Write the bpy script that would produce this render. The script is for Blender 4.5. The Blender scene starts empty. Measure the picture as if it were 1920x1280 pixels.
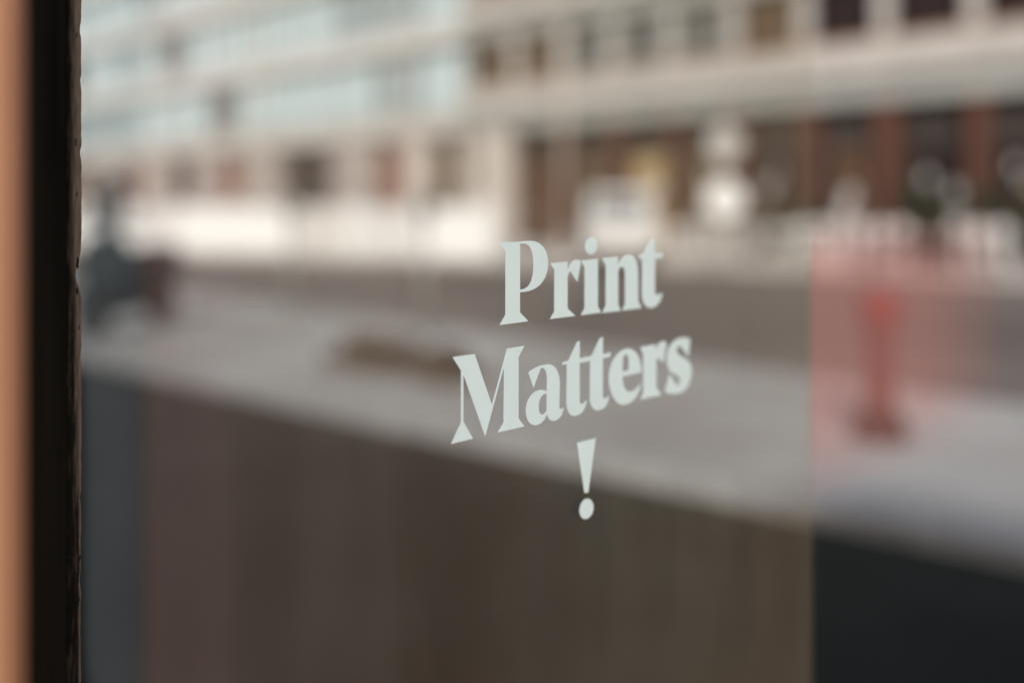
import bpy, bmesh, math, random, re
from mathutils import Vector
R = math.radians
random.seed(7)
scene = bpy.context.scene
COL = scene.collection

# ---------------------------------------------------------------- camera
EYE = 1.5
cam_data = bpy.data.cameras.new("camera")
cam = bpy.data.objects.new("camera", cam_data)
COL.objects.link(cam)
cam.location = (0, 0, EYE)
cam.rotation_euler = (R(90), 0, R(45.8))
cam_data.sensor_width = 36
cam_data.lens = 35.0
cam_data.shift_y = -(640 - 385) / 1920
cam_data.clip_start = 0.02
cam_data.clip_end = 2000
cam_data.dof.use_dof = True
cam_data.dof.focus_distance = 0.68
cam_data.dof.aperture_fstop = 1.28
scene.camera = cam

# ---------------------------------------------------------------- sky, sun, exposure
SUN_EL, SUN_AZ = 35.0, 140.0          # azimuth clockwise from +Y: light comes from +X, -Y
world = bpy.data.worlds.new("World")
scene.world = world
world.use_nodes = True
wn = world.node_tree
bg = wn.nodes["Background"]
sky = wn.nodes.new("ShaderNodeTexSky")
sky.sky_type = 'NISHITA'
sky.sun_disc = False
sky.sun_elevation = R(SUN_EL)
sky.sun_rotation = R(SUN_AZ)
sky.dust_density = 4.0
sky.ozone_density = 0.6
wn.links.new(sky.outputs[0], bg.inputs[0])
bg.inputs[1].default_value = 0.14
sl = bpy.data.lights.new("sun", 'SUN')
sl.energy = 2.9
sl.angle = R(7)
sl.color = (1.0, 0.97, 0.945)
sun = bpy.data.objects.new("sun", sl)
COL.objects.link(sun)
a, e = R(SUN_AZ), R(SUN_EL)
sun_dir = Vector((math.sin(a) * math.cos(e), math.cos(a) * math.cos(e), math.sin(e)))
sun.rotation_euler = sun_dir.to_track_quat('Z', 'Y').to_euler()
sun.location = sun_dir * 40
vs = scene.view_settings
vs.view_transform = 'Standard'
vs.look = 'None'
vs.exposure = -0.22
vs.gamma = 1.0
scene.cycles.use_denoising = True
scene.cycles.transparent_max_bounces = 24
scene.cycles.sample_clamp_indirect = 6.0


# ---------------------------------------------------------------- materials
def mat(name, col, rough=0.7, var=0.0, scale=4.0, bump=0.0, bscale=60.0, col2=None, metal=0.0, spec=0.3, stretch=(1, 1, 1)):
    m = bpy.data.materials.new(name)
    m.use_nodes = True
    nt = m.node_tree
    b = nt.nodes["Principled BSDF"]
    b.inputs["Roughness"].default_value = rough
    b.inputs["Metallic"].default_value = metal
    b.inputs["Specular IOR Level"].default_value = spec
    b.inputs["Base Color"].default_value = (*col, 1)
    tc = nt.nodes.new("ShaderNodeTexCoord")
    mp = nt.nodes.new("ShaderNodeMapping")
    mp.inputs["Scale"].default_value = stretch
    nt.links.new(tc.outputs["Object"], mp.inputs["Vector"])
    if var or col2:
        n = nt.nodes.new("ShaderNodeTexNoise")
        n.inputs["Scale"].default_value = scale
        n.inputs["Detail"].default_value = 6
        nt.links.new(mp.outputs[0], n.inputs["Vector"])
        r = nt.nodes.new("ShaderNodeValToRGB")
        c2 = col2 or tuple(min(1, c * (1 + var)) for c in col)
        c1 = col if col2 else tuple(c * (1 - var) for c in col)
        r.color_ramp.elements[0].position = 0.35
        r.color_ramp.elements[1].position = 0.65
        r.color_ramp.elements[0].color = (*c1, 1)
        r.color_ramp.elements[1].color = (*c2, 1)
        nt.links.new(n.outputs[0], r.inputs[0])
        nt.links.new(r.outputs[0], b.inputs["Base Color"])
    if bump:
        n2 = nt.nodes.new("ShaderNodeTexNoise")
        n2.inputs["Scale"].default_value = bscale
        n2.inputs["Detail"].default_value = 5
        nt.links.new(mp.outputs[0], n2.inputs["Vector"])
        bp = nt.nodes.new("ShaderNodeBump")
        bp.inputs["Strength"].default_value = bump
        bp.inputs["Distance"].default_value = 0.01
        nt.links.new(n2.outputs[0], bp.inputs["Height"])
        nt.links.new(bp.outputs[0], b.inputs["Normal"])
    return m


def glass_mat(name, tint, film=None, film_amount=0.0, fade=None, gloss=True, dust=0.0):
    """Thin clear sheet: Schlick reflection on both faces, tinted straight-through light."""
    m = bpy.data.materials.new(name)
    m.use_nodes = True
    nt = m.node_tree
    nt.nodes.remove(nt.nodes["Principled BSDF"])
    out = nt.nodes["Material Output"]
    lw = nt.nodes.new("ShaderNodeLayerWeight")
    lw.inputs["Blend"].default_value = 0.5
    p = nt.nodes.new("ShaderNodeMath"); p.operation = 'POWER'; p.inputs[1].default_value = 5
    nt.links.new(lw.outputs["Facing"], p.inputs[0])
    ma = nt.nodes.new("ShaderNodeMath"); ma.operation = 'MULTIPLY_ADD'
    ma.inputs[1].default_value = 0.95
    ma.inputs[2].default_value = 0.045
    nt.links.new(p.outputs[0], ma.inputs[0])
    tr = nt.nodes.new("ShaderNodeBsdfTransparent")
    tr.inputs[0].default_value = (*tint, 1)
    gl = nt.nodes.new("ShaderNodeBsdfGlossy")
    gl.inputs["Roughness"].default_value = 0.0
    mx = nt.nodes.new("ShaderNodeMixShader")
    if gloss:
        nt.links.new(ma.outputs[0], mx.inputs[0])
    else:
        mx.inputs[0].default_value = 0.0
    if film:
        df = nt.nodes.new("ShaderNodeBsdfDiffuse")
        df.inputs[0].default_value = (*film, 1)
        m2 = nt.nodes.new("ShaderNodeMixShader")
        m2.inputs[0].default_value = film_amount
        if fade:      # the print of the film thins out towards its upper and lower edge
            tc = nt.nodes.new("ShaderNodeTexCoord")
            sx = nt.nodes.new("ShaderNodeSeparateXYZ")
            nt.links.new(tc.outputs["Object"], sx.inputs[0])
            mr = nt.nodes.new("ShaderNodeMapRange")
            mr.inputs[1].default_value, mr.inputs[2].default_value = fade[0], fade[3]
            nt.links.new(sx.outputs[2], mr.inputs[0])
            cr = nt.nodes.new("ShaderNodeValToRGB")
            sp_ = fade[3] - fade[0]
            el = cr.color_ramp.elements
            el[0].position = 0.0; el[0].color = (0, 0, 0, 1)
            el[1].position = 1.0; el[1].color = (0, 0, 0, 1)
            for q in fade[1:3]:
                e_ = el.new((q - fade[0]) / sp_); e_.color = (1, 1, 1, 1)
            cr.color_ramp.interpolation = 'EASE'
            nt.links.new(mr.outputs[0], cr.inputs[0])
            ye = nt.nodes.new("ShaderNodeMapRange"); ye.inputs[1].default_value = 0.265; ye.inputs[2].default_value = 0.0
            nt.links.new(sx.outputs[1], ye.inputs[0])
            cov = nt.nodes.new("ShaderNodeMath"); cov.operation = 'MULTIPLY'
            nt.links.new(cr.outputs[0], cov.inputs[0]); nt.links.new(ye.outputs[0], cov.inputs[1])
            mu = nt.nodes.new("ShaderNodeMath"); mu.operation = 'MULTIPLY'; mu.inputs[1].default_value = film_amount
            nt.links.new(cov.outputs[0], mu.inputs[0])
            nt.links.new(mu.outputs[0], m2.inputs[0])
            mt = nt.nodes.new("ShaderNodeMix"); mt.data_type = 'RGBA'
            mt.inputs[6].default_value = (1, 1, 1, 1); mt.inputs[7].default_value = (*tint, 1)
            nt.links.new(cov.outputs[0], mt.inputs[0])
            nt.links.new(mt.outputs[2], tr.inputs[0])
        nt.links.new(tr.outputs[0], m2.inputs[1])
        nt.links.new(df.outputs[0], m2.inputs[2])
        nt.links.new(m2.outputs[0], mx.inputs[1])
    else:
        nt.links.new(tr.outputs[0], mx.inputs[1])
    nt.links.new(gl.outputs[0], mx.inputs[2])
    last = mx.outputs[0]
    if dust:          # thin film of street dust with a few smears
        tc2 = nt.nodes.new("ShaderNodeTexCoord")
        def noise(scale, stretch, lo, hi):
            mp = nt.nodes.new("ShaderNodeMapping"); mp.inputs["Scale"].default_value = stretch; mp.inputs["Rotation"].default_value = (0.3, 0, 0)
            nt.links.new(tc2.outputs["Object"], mp.inputs[0])
            n = nt.nodes.new("ShaderNodeTexNoise"); n.inputs["Scale"].default_value = scale; n.inputs["Detail"].default_value = 6
            nt.links.new(mp.outputs[0], n.inputs["Vector"])
            q = nt.nodes.new("ShaderNodeMapRange"); q.inputs[1].default_value = lo; q.inputs[2].default_value = hi
            nt.links.new(n.outputs[0], q.inputs[0])
            return q.outputs[0]
        s1 = noise(900, (1, 1, 1), 0.68, 0.78)
        s2 = noise(14, (1, 1, 0.35), 0.40, 0.80)
        k1 = nt.nodes.new("ShaderNodeMath"); k1.operation = 'MULTIPLY'; k1.inputs[1].default_value = dust * 4
        nt.links.new(s1, k1.inputs[0])
        k2 = nt.nodes.new("ShaderNodeMath"); k2.operation = 'MULTIPLY_ADD'; k2.inputs[1].default_value = dust
        nt.links.new(s2, k2.inputs[0]); nt.links.new(k1.outputs[0], k2.inputs[2])
        dd = nt.nodes.new("ShaderNodeBsdfDiffuse"); dd.inputs[0].default_value = (0.62, 0.58, 0.52, 1)
        m3 = nt.nodes.new("ShaderNodeMixShader")
        nt.links.new(k2.outputs[0], m3.inputs[0]); nt.links.new(last, m3.inputs[1]); nt.links.new(dd.outputs[0], m3.inputs[2])
        last = m3.outputs[0]
    nt.links.new(last, out.inputs[0])
    return m


M = {
    'asphalt': mat('dark_asphalt', (0.026, 0.029, 0.0215), 0.9, 0.25, 1.5, 0.4, 150),
    'road': mat('worn_road', (0.145, 0.125, 0.112), 0.9, 0.28, 0.4, 0.4, 90),
    'concrete': mat('concrete_paving', (0.27, 0.25, 0.23), 0.85, 0.0, 0.55, 0.3, 60, col2=(0.43, 0.43, 0.41)),
    'plaza': mat('pale_stone_paving', (0.52, 0.49, 0.46), 0.85, 0.10, 0.5, 0.2, 40),
    'kerb': mat('kerb_granite', (0.42, 0.42, 0.41), 0.8, 0.15, 8, 0.3, 80),
    'band': mat('beige_render', (0.48, 0.46, 0.435), 0.85, 0.08, 0.7),
    'fascia': mat('grey_fascia', (0.36, 0.37, 0.35), 0.8, 0.08, 0.9),
    'pilaster': mat('pale_pilaster', (0.46, 0.45, 0.43), 0.8, 0.08, 1.2),
    'column_pale': mat('cream_column', (0.53, 0.475, 0.435), 0.8, 0.08, 1.2),
    'column_stone': mat('dusky_stone_pier', (0.36, 0.315, 0.295), 0.8, 0.15, 0.8),
    'column_red': mat('brown_brick_column', (0.105, 0.046, 0.032), 0.85, 0.2, 3),
    'coping': mat('copper_coping', (0.42, 0.20, 0.09), 0.5, 0.2, 3),
    'core': mat('dark_recess_wall', (0.055, 0.045, 0.04), 0.8, 0.2, 1),
    'pane_dark': mat('dark_window_pane', (0.026, 0.016, 0.017), 0.25, 0.2, 0.8, spec=0.15),
    'pane_grey': mat('grey_window_blind', (0.15, 0.16, 0.155), 0.5, 0.1, 1.0),
    'pane_brown': mat('brown_window_pane', (0.115, 0.08, 0.048), 0.4, 0.3, 0.9),
    'pane_pale': mat('pale_blue_glazing', (0.56, 0.68, 0.71), 0.35, 0.08, 0.5),
    'pane_mid': mat('dull_blue_glazing', (0.34, 0.42, 0.44), 0.35, 0.1, 0.5),
    'frame_dark': mat('dark_window_frame', (0.06, 0.06, 0.05), 0.6),
    'frame_pale': mat('pale_window_frame', (0.30, 0.31, 0.31), 0.6),
    'door_brown': mat('brown_timber_door', (0.10, 0.05, 0.028), 0.6, 0.25, 2),
    'door_red': mat('red_brown_door', (0.20, 0.085, 0.055), 0.6, 0.2, 2),
    'door_gold': mat('ochre_panel', (0.42, 0.31, 0.16), 0.6, 0.15, 2),
    'facade_pale': mat('pale_facade_panel', (0.60, 0.60, 0.59), 0.8, 0.06, 0.4),
    'white': mat('white_paint', (0.76, 0.755, 0.745), 0.6, 0.05, 2),
    'white_grey': mat('greyed_white_paint', (0.60, 0.585, 0.58), 0.6, 0.1, 2),
    'sign_white': mat('dull_sign_white', (0.46, 0.45, 0.43), 0.6, 0.1, 2),
    'chair_dark': mat('dark_cafe_chair', (0.05, 0.03, 0.024), 0.6),
    'white_dull': mat('weathered_white_paint', (0.57, 0.55, 0.53), 0.6, 0.12, 3),
    'red': mat('red_enamel', (0.19, 0.016, 0.009), 0.5, 0.2, 9),
    'red_brown': mat('faded_red_brown_enamel', (0.11, 0.022, 0.015), 0.6, 0.2, 9),
    'red_dark': mat('grimy_red_enamel', (0.05, 0.014, 0.011), 0.7, 0.4, 12),
    'black_metal': mat('black_metal', (0.025, 0.025, 0.027), 0.5),
    'steel': mat('galvanised_steel', (0.36, 0.35, 0.33), 0.5, 0.1, 5, metal=0.4),
    'rubber': mat('tyre_rubber', (0.02, 0.02, 0.02), 0.9),
    'teal': mat('dark_teal_paint', (0.013, 0.021, 0.023), 0.7, 0.1, 3, spec=0.1),
    'chrome': mat('brushed_chrome', (0.55, 0.55, 0.56), 0.25, metal=0.9),
    'seat': mat('black_vinyl_seat', (0.02, 0.018, 0.018), 0.6),
    'lamp_red': mat('red_lens', (0.10, 0.012, 0.012), 0.3),
    'lamp_clear': mat('clear_lens', (0.65, 0.66, 0.68), 0.15),
    'vinyl': mat('white_cut_vinyl', (0.56, 0.69, 0.725), 0.55, 0.015, 30),
    'jamb': mat('black_painted_timber', (0.022, 0.021, 0.017), 0.9, 0.4, 20, 0.3, 120, stretch=(1, 1, 0.2), spec=0.08),
    'chip': mat('bare_dark_chip', (0.02, 0.015, 0.011), 0.9, 0.4, 200, 0.8, 400),
    'bead': mat('varnished_orange_timber', (0.64, 0.34, 0.205), 0.55, 0.12, 30, 0.2, 80, stretch=(1, 1, 0.06)),
    'shopwall': mat('terracotta_render', (0.52, 0.29, 0.19), 0.85, 0.1, 2, 0.3, 60),
    'board': mat('golden_oak_board', (0.43, 0.285, 0.185), 0.6, 0.03, 5, 0.2, 60, stretch=(6, 6, 0.4)),
    'board_pale': mat('oak_board_bright_veil', (0.53, 0.39, 0.29), 0.6, 0.03, 5, 0.2, 60, stretch=(6, 6, 0.4)),  # paler tone brightens the reflected veil on the left of the glass
    'board_dark': mat('oak_board_dim_veil', (0.35, 0.235, 0.145), 0.6, 0.03, 5, 0.2, 60, stretch=(6, 6, 0.4)),  # darker tone dims the reflected veil towards the right of the glass
    'kiosk_red': mat('dusky_red_board', (0.70, 0.47, 0.43), 0.6, 0.03, 5, stretch=(6, 6, 0.4)),
    'kiosk_blue': mat('slate_blue_door', (0.40, 0.47, 0.55), 0.5, 0.08, 3),
    'roofing': mat('grey_roof_felt', (0.10, 0.10, 0.105), 0.9, 0.1, 2),
    'soil': mat('dark_soil', (0.075, 0.052, 0.033), 0.95, 0.4, 14, 0.8, 40),
    'twig': mat('brown_twig', (0.10, 0.06, 0.035), 0.9),
    'leaf_brown': mat('bronze_leaf', (0.12, 0.09, 0.068), 0.7, 0.3, 8),
    'leaf': mat('dark_green_leaf', (0.036, 0.038, 0.02), 0.7, 0.35, 6),
    'terracotta': mat('brown_planter', (0.12, 0.095, 0.075), 0.8, 0.15, 6),
    'glass': glass_mat('door_glass', (0.97, 0.985, 0.975), dust=0.016),
    'film': glass_mat('frosted_pink_acrylic', (0.98, 0.82, 0.81), (0.80, 0.52, 0.49), 0.115, fade=(0.04, 0.16, 0.28, 0.345), gloss=False),
    'screen': glass_mat('scooter_screen', (0.85, 0.88, 0.9)),
}


# the arris: black paint rubbed through to brown towards the edge, ragged; wider high up to paint in skylight
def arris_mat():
    m = mat('rubbed_paint_skylit_top', (0.34, 0.265, 0.20), 0.75, 0.0, 45, 0.7, 140, col2=(0.46, 0.37, 0.29), spec=0.15)
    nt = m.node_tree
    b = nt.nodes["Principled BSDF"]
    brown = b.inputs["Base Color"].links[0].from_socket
    at = nt.nodes.new("ShaderNodeAttribute"); at.attribute_name = "wear_skylight"
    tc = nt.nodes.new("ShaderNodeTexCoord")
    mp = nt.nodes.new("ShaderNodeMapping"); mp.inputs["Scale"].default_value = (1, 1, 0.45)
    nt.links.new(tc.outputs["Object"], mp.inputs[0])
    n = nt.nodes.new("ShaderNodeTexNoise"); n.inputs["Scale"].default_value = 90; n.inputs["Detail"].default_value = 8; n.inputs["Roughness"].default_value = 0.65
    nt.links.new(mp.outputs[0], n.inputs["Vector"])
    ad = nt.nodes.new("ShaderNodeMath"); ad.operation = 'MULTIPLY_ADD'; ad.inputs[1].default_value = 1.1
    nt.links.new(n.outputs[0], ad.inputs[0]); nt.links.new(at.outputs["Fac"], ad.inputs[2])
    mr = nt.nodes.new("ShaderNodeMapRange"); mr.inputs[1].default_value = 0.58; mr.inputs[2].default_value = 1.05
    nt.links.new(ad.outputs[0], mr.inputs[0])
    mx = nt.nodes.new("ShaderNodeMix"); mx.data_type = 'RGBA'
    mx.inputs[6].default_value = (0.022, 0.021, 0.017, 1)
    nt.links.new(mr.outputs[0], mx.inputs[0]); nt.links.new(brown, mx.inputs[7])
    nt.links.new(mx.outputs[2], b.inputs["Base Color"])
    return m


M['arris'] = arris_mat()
M['jamb'].node_tree.nodes['Principled BSDF'].inputs['IOR'].default_value = 1.05
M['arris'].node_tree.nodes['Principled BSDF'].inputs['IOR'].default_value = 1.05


# ---------------------------------------------------------------- mesh helpers
def bm_box(bm, x0, x1, y0, y1, z0, z1):
    vs_ = [bm.verts.new(p) for p in ((x0, y0, z0), (x1, y0, z0), (x1, y1, z0), (x0, y1, z0), (x0, y0, z1), (x1, y0, z1), (x1, y1, z1), (x0, y1, z1))]
    for f in ((0, 3, 2, 1), (4, 5, 6, 7), (0, 1, 5, 4), (1, 2, 6, 5), (2, 3, 7, 6), (3, 0, 4, 7)):
        bm.faces.new([vs_[i] for i in f])


def bm_prism(bm, pts, z0, z1):
    """Vertical prism over a plan polygon (counter-clockwise seen from above)."""
    lo = [bm.verts.new((x, y, z0)) for x, y in pts]
    hi = [bm.verts.new((x, y, z1)) for x, y in pts]
    n = len(pts)
    bm.faces.new(lo[::-1]); bm.faces.new(hi)
    for i in range(n):
        j = (i + 1) % n
        bm.faces.new([lo[i], lo[j], hi[j], hi[i]])


def bm_tube(bm, pts, radii, seg=12):
    """Tapered tube through 3-D points."""
    rings = []
    pts = [Vector(p) for p in pts]
    if not isinstance(radii, (list, tuple)):
        radii = [radii] * len(pts)
    for i, p in enumerate(pts):
        d = (pts[min(i + 1, len(pts) - 1)] - pts[max(i - 1, 0)]).normalized()
        q = d.to_track_quat('Z', 'Y')
        rings.append([bm.verts.new(p + q @ Vector((math.cos(2 * math.pi * k / seg) * radii[i], math.sin(2 * math.pi * k / seg) * radii[i], 0))) for k in range(seg)])
    for r0, r1 in zip(rings, rings[1:]):
        for k in range(seg):
            f = bm.faces.new([r0[k], r0[(k + 1) % seg], r1[(k + 1) % seg], r1[k]]); f.smooth = True
    bm.faces.new(rings[0][::-1]); bm.faces.new(rings[-1])


def bm_lathe(bm, prof, seg=24, c=(0, 0, 0), axis='Z'):
    rings = []
    for r, h in prof:
        ring = []
        for k in range(seg):
            a_ = 2 * math.pi * k / seg
            p = (r * math.cos(a_), r * math.sin(a_), h)
            if axis == 'Y':
                p = (p[0], p[2], p[1])
            elif axis == 'X':
                p = (p[2], p[0], p[1])
            ring.append(bm.verts.new((p[0] + c[0], p[1] + c[1], p[2] + c[2])))
        rings.append(ring)
    for r0, r1 in zip(rings, rings[1:]):
        for k in range(seg):
            f = bm.faces.new([r0[k], r0[(k + 1) % seg], r1[(k + 1) % seg], r1[k]]); f.smooth = True
    bm.faces.new(rings[0][::-1]); bm.faces.new(rings[-1])


def link(name, bm, m, parent=None, bevel=0.0):
    if bevel:
        bmesh.ops.bevel(bm, geom=list(bm.edges), offset=bevel, segments=2, affect='EDGES', clamp_overlap=True)
    bmesh.ops.recalc_face_normals(bm, faces=bm.faces)
    me = bpy.data.meshes.new(name)
    bm.to_mesh(me); bm.free()
    me.materials.append(M[m] if isinstance(m, str) else m)
    o = bpy.data.objects.new(name, me)
    COL.objects.link(o)
    if parent is not None:
        o.parent = parent
    return o


def box(name, m, x0, x1, y0, y1, z0, z1, parent=None, bevel=0.0):
    bm = bmesh.new()
    bm_box(bm, x0, x1, y0, y1, z0, z1)
    return link(name, bm, m, parent, bevel)


def copy_at(o, loc, parent, m=None):
    c = o.copy()
    COL.objects.link(c)
    c.location = loc
    c.parent = parent
    if m:
        c.data = o.data
        c.material_slots[0].link = 'OBJECT'
        c.material_slots[0].material = M[m]
    return c


def empty(name, loc=(0, 0, 0), rz=0.0):
    o = bpy.data.objects.new(name, None)
    COL.objects.link(o)
    o.location = loc
    o.rotation_euler = (0, 0, rz)
    return o


def tag(o, label, cat, group=None):
    o["label"] = label
    o["category"] = cat
    if group:
        o["group"] = group
    return o


def structure(o):
    o["kind"] = "structure"
    return o


# ================================================================ the setting
KERB_Y, KERB_SLOPE = 4.50, 0.088
ISLAND_Y = 7.4
structure(box('ground', 'asphalt', -400, 400, -400, 500, -0.5, 0.0))
bm = bmesh.new(); bm_prism(bm, [(-300, ISLAND_Y + 0.16), (300, ISLAND_Y + 0.16), (300, 26), (-300, 26)], -0.2, 0.004)
structure(link('road', bm, 'road'))
def kerb_y(x):
    return KERB_Y + KERB_SLOPE * x


bm = bmesh.new()
bm_prism(bm, [(-120, 1.0), (-36, kerb_y(-36) + 0.16), (6, kerb_y(6) + 0.16), (60, kerb_y(6) + 0.3), (60, ISLAND_Y), (-120, ISLAND_Y)], -0.2, 0.08)
pav = structure(link('pavement', bm, 'concrete'))
# kerb stones, each a piece of its own
kb = None
for row in (0, 1):
    x = 6.0
    while x > -34:
        if kb is None:
            kb = box('kerb_stone', 'kerb', -0.985, 0, 0, 0.155, -0.15, 0.085, pav, 0.012)
            o = kb
        else:
            o = kb.copy(); COL.objects.link(o)
        o.parent = pav
        o.location = (x, kerb_y(x) if row == 0 else ISLAND_Y + 0.002, random.uniform(-0.003, 0.003))
        o.rotation_euler = (0, 0, math.atan(KERB_SLOPE) if row == 0 else 0)
        x -= 1.0 if row else math.cos(math.atan(KERB_SLOPE))
# pale far pavement that widens towards the left
bm = bmesh.new(); bm_prism(bm, [(-120, -4), (-75, 8.0), (-28.4, 13.2), (-11.3, 20.0), (60, 20.4), (60, 60), (-160, 60)], -0.2, 0.11)
structure(link('plaza', bm, 'plaza'))


# ---------------------------------------------------------------- buildings across the street
FY = 25.0


def bay_frame(w, h, t, d, mull):
    bm = bmesh.new()
    bm_box(bm, -w / 2, -w / 2 + t, 0, d, 0, h)
    bm_box(bm, w / 2 - t, w / 2, 0, d, 0, h)
    bm_box(bm, -w / 2 + t, w / 2 - t, 0, d, 0, t)
    bm_box(bm, -w / 2 + t, w / 2 - t, 0, d, h - t, h)
    if mull:
        bm_box(bm, -t / 2, t / 2, 0, d * 0.9, t, h - t)
    return bm


def concrete_block():
    b = empty('concrete_building', (-13.2, FY + 4, 0.11))
    tag(b, 'beige banded concrete block with dark brown windows, across the street on the right', 'building')
    ox, oy, oz = b.location
    x0, x1 = -28.3, 2.0

    def lb(name, m, a0, a1, b0, b1, c0, c1, parent=b):
        return box(name, m, a0 - ox, a1 - ox, b0 - oy, b1 - oy, c0 - oz, c1 - oz, parent)
    lb('wall', 'core', x0, x1, FY + 0.45, FY + 9, 0.11, 11.8)
    lb('roof', 'roofing', x0 - 0.1, x1 + 0.1, FY - 0.1, FY + 9.1, 11.8, 12.0)
    # the two projecting floor bands, each parapet over a set-back fascia, copper coping on top
    for z in (4.2, 7.6, 10.9):
        lb('fascia', 'fascia', x0, x1, FY - 0.05, FY + 0.449, z, z + 0.68)
        p = lb('parapet', 'band', x0, x1, FY - 0.25, FY + 0.449, z + 0.68, z + 1.62 if z < 10 else 11.79)
        if z < 10:
            c = lb('coping', 'coping', x0, x1, FY - 0.29, FY + 0.2, z + 1.62, z + 1.68)
            c.parent = p
    # upper windows and pilasters, one bay every 2.3 m
    frame = pane = pil = None
    k = 0
    x = -9.58 + 2.3 * 4
    panes = ['pane_dark', 'pane_dark', 'pane_dark', 'pane_dark', 'pane_dark', 'pane_dark', 'pane_brown', 'pane_grey', 'pane_grey', 'pane_grey', 'pane_brown', 'pane_brown', 'pane_brown']
    while x > x0 + 1:
        for z, h in ((5.88, 1.72), (9.28, 1.62)):
            px_, pz = x - ox, z - oz
            if pil is None:
                pil = box('pilaster', 'pilaster', -0.19, 0.19, FY + 0.02 - oy, FY + 0.449 - oy, 0, 1.7, b)
                pil.location = (px_, 0, pz)
                frame = link('window', bay_frame(1.90, 1.66, 0.06, 0.12, True), 'frame_dark', b)
                frame.location = (px_ - 1.15, FY + 0.25 - oy, pz + 0.04)
                pane = box('pane', 'pane_dark', -0.88, 0.88, 0.04, 0.09, 0.06, 1.60, frame)
            else:
                copy_at(pil, (px_, 0, pz), b)
                f = copy_at(frame, (px_ - 1.15, FY + 0.25 - oy, pz + 0.04), b)
                copy_at(pane, (0, 0, 0), f, panes[min(k, len(panes) - 1)])
        k += 1
        x -= 2.3
    # street level: columns under every other pilaster, dark glazed bays and doors between them
    cols = [(2.0 - 0.3, 'column_red', .24), (-2.68, 'column_red', .24), (-4.98, 'column_red', .24), (-7.28, 'column_red', .24), (-9.5, 'column_red', .22), (-11.8, 'column_red', .30),
            (-14.0, 'column_red', .20), (-16.3, 'column_red', .16), (-18.6, 'column_red', .16), (-20.9, 'column_red', .2), (-23.2, 'column_red', .22), (-26.75, 'column_pale', .85)]
    for cx, m, w in cols:
        lb('column', m, cx - w, cx + w, FY - 0.02, FY + 0.40, 0.11, 4.2)
    bays = [(-3.83, 'pane_dark', 1.6), (-6.13, 'pane_dark', 1.7), (-8.4, 'pane_dark', 1.6), (-10.65, 'pane_dark', 1.6), (-12.9, 'door_brown', 1.0), (-15.2, 'pane_dark', 1.6), (-17.45, 'pane_brown', 1.6),
            (-19.75, 'door_gold', 1.4), (-22.05, 'pane_brown', 1.6), (-24.6, 'door_brown', 1.8), (-28.1, 'door_brown', 0.35)]
    rs = random.Random(21)
    for cx, m, w in bays:
        f = link('shopfront', bay_frame(w, 3.0, 0.08, 0.1, w > 1.5), 'frame_dark', b)
        f.location = (cx - ox, FY + 0.3 - oy, 0.05)
        box('pane', m, -w / 2 + 0.08, w / 2 - 0.08, 0.03, 0.08, 0.08, 2.92, f)
        for _ in range(4):
            pw, ph = rs.uniform(0.12, 0.30), rs.uniform(0.15, 0.5)
            qx, qz = rs.uniform(-w / 2 + 0.1, w / 2 - 0.1 - pw), rs.uniform(0.7, 2.4)
            qd = rs.uniform(0.004, 0.022)
            box('glint_patch', rs.choice(['white_grey', 'white_dull', 'door_gold', 'column_red', 'frame_dark', 'sign_white']), qx, qx + pw, qd, 0.0295, qz, qz + ph, f)  # random tone patches that paint street-level glints into the shopfronts
    return b


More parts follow.
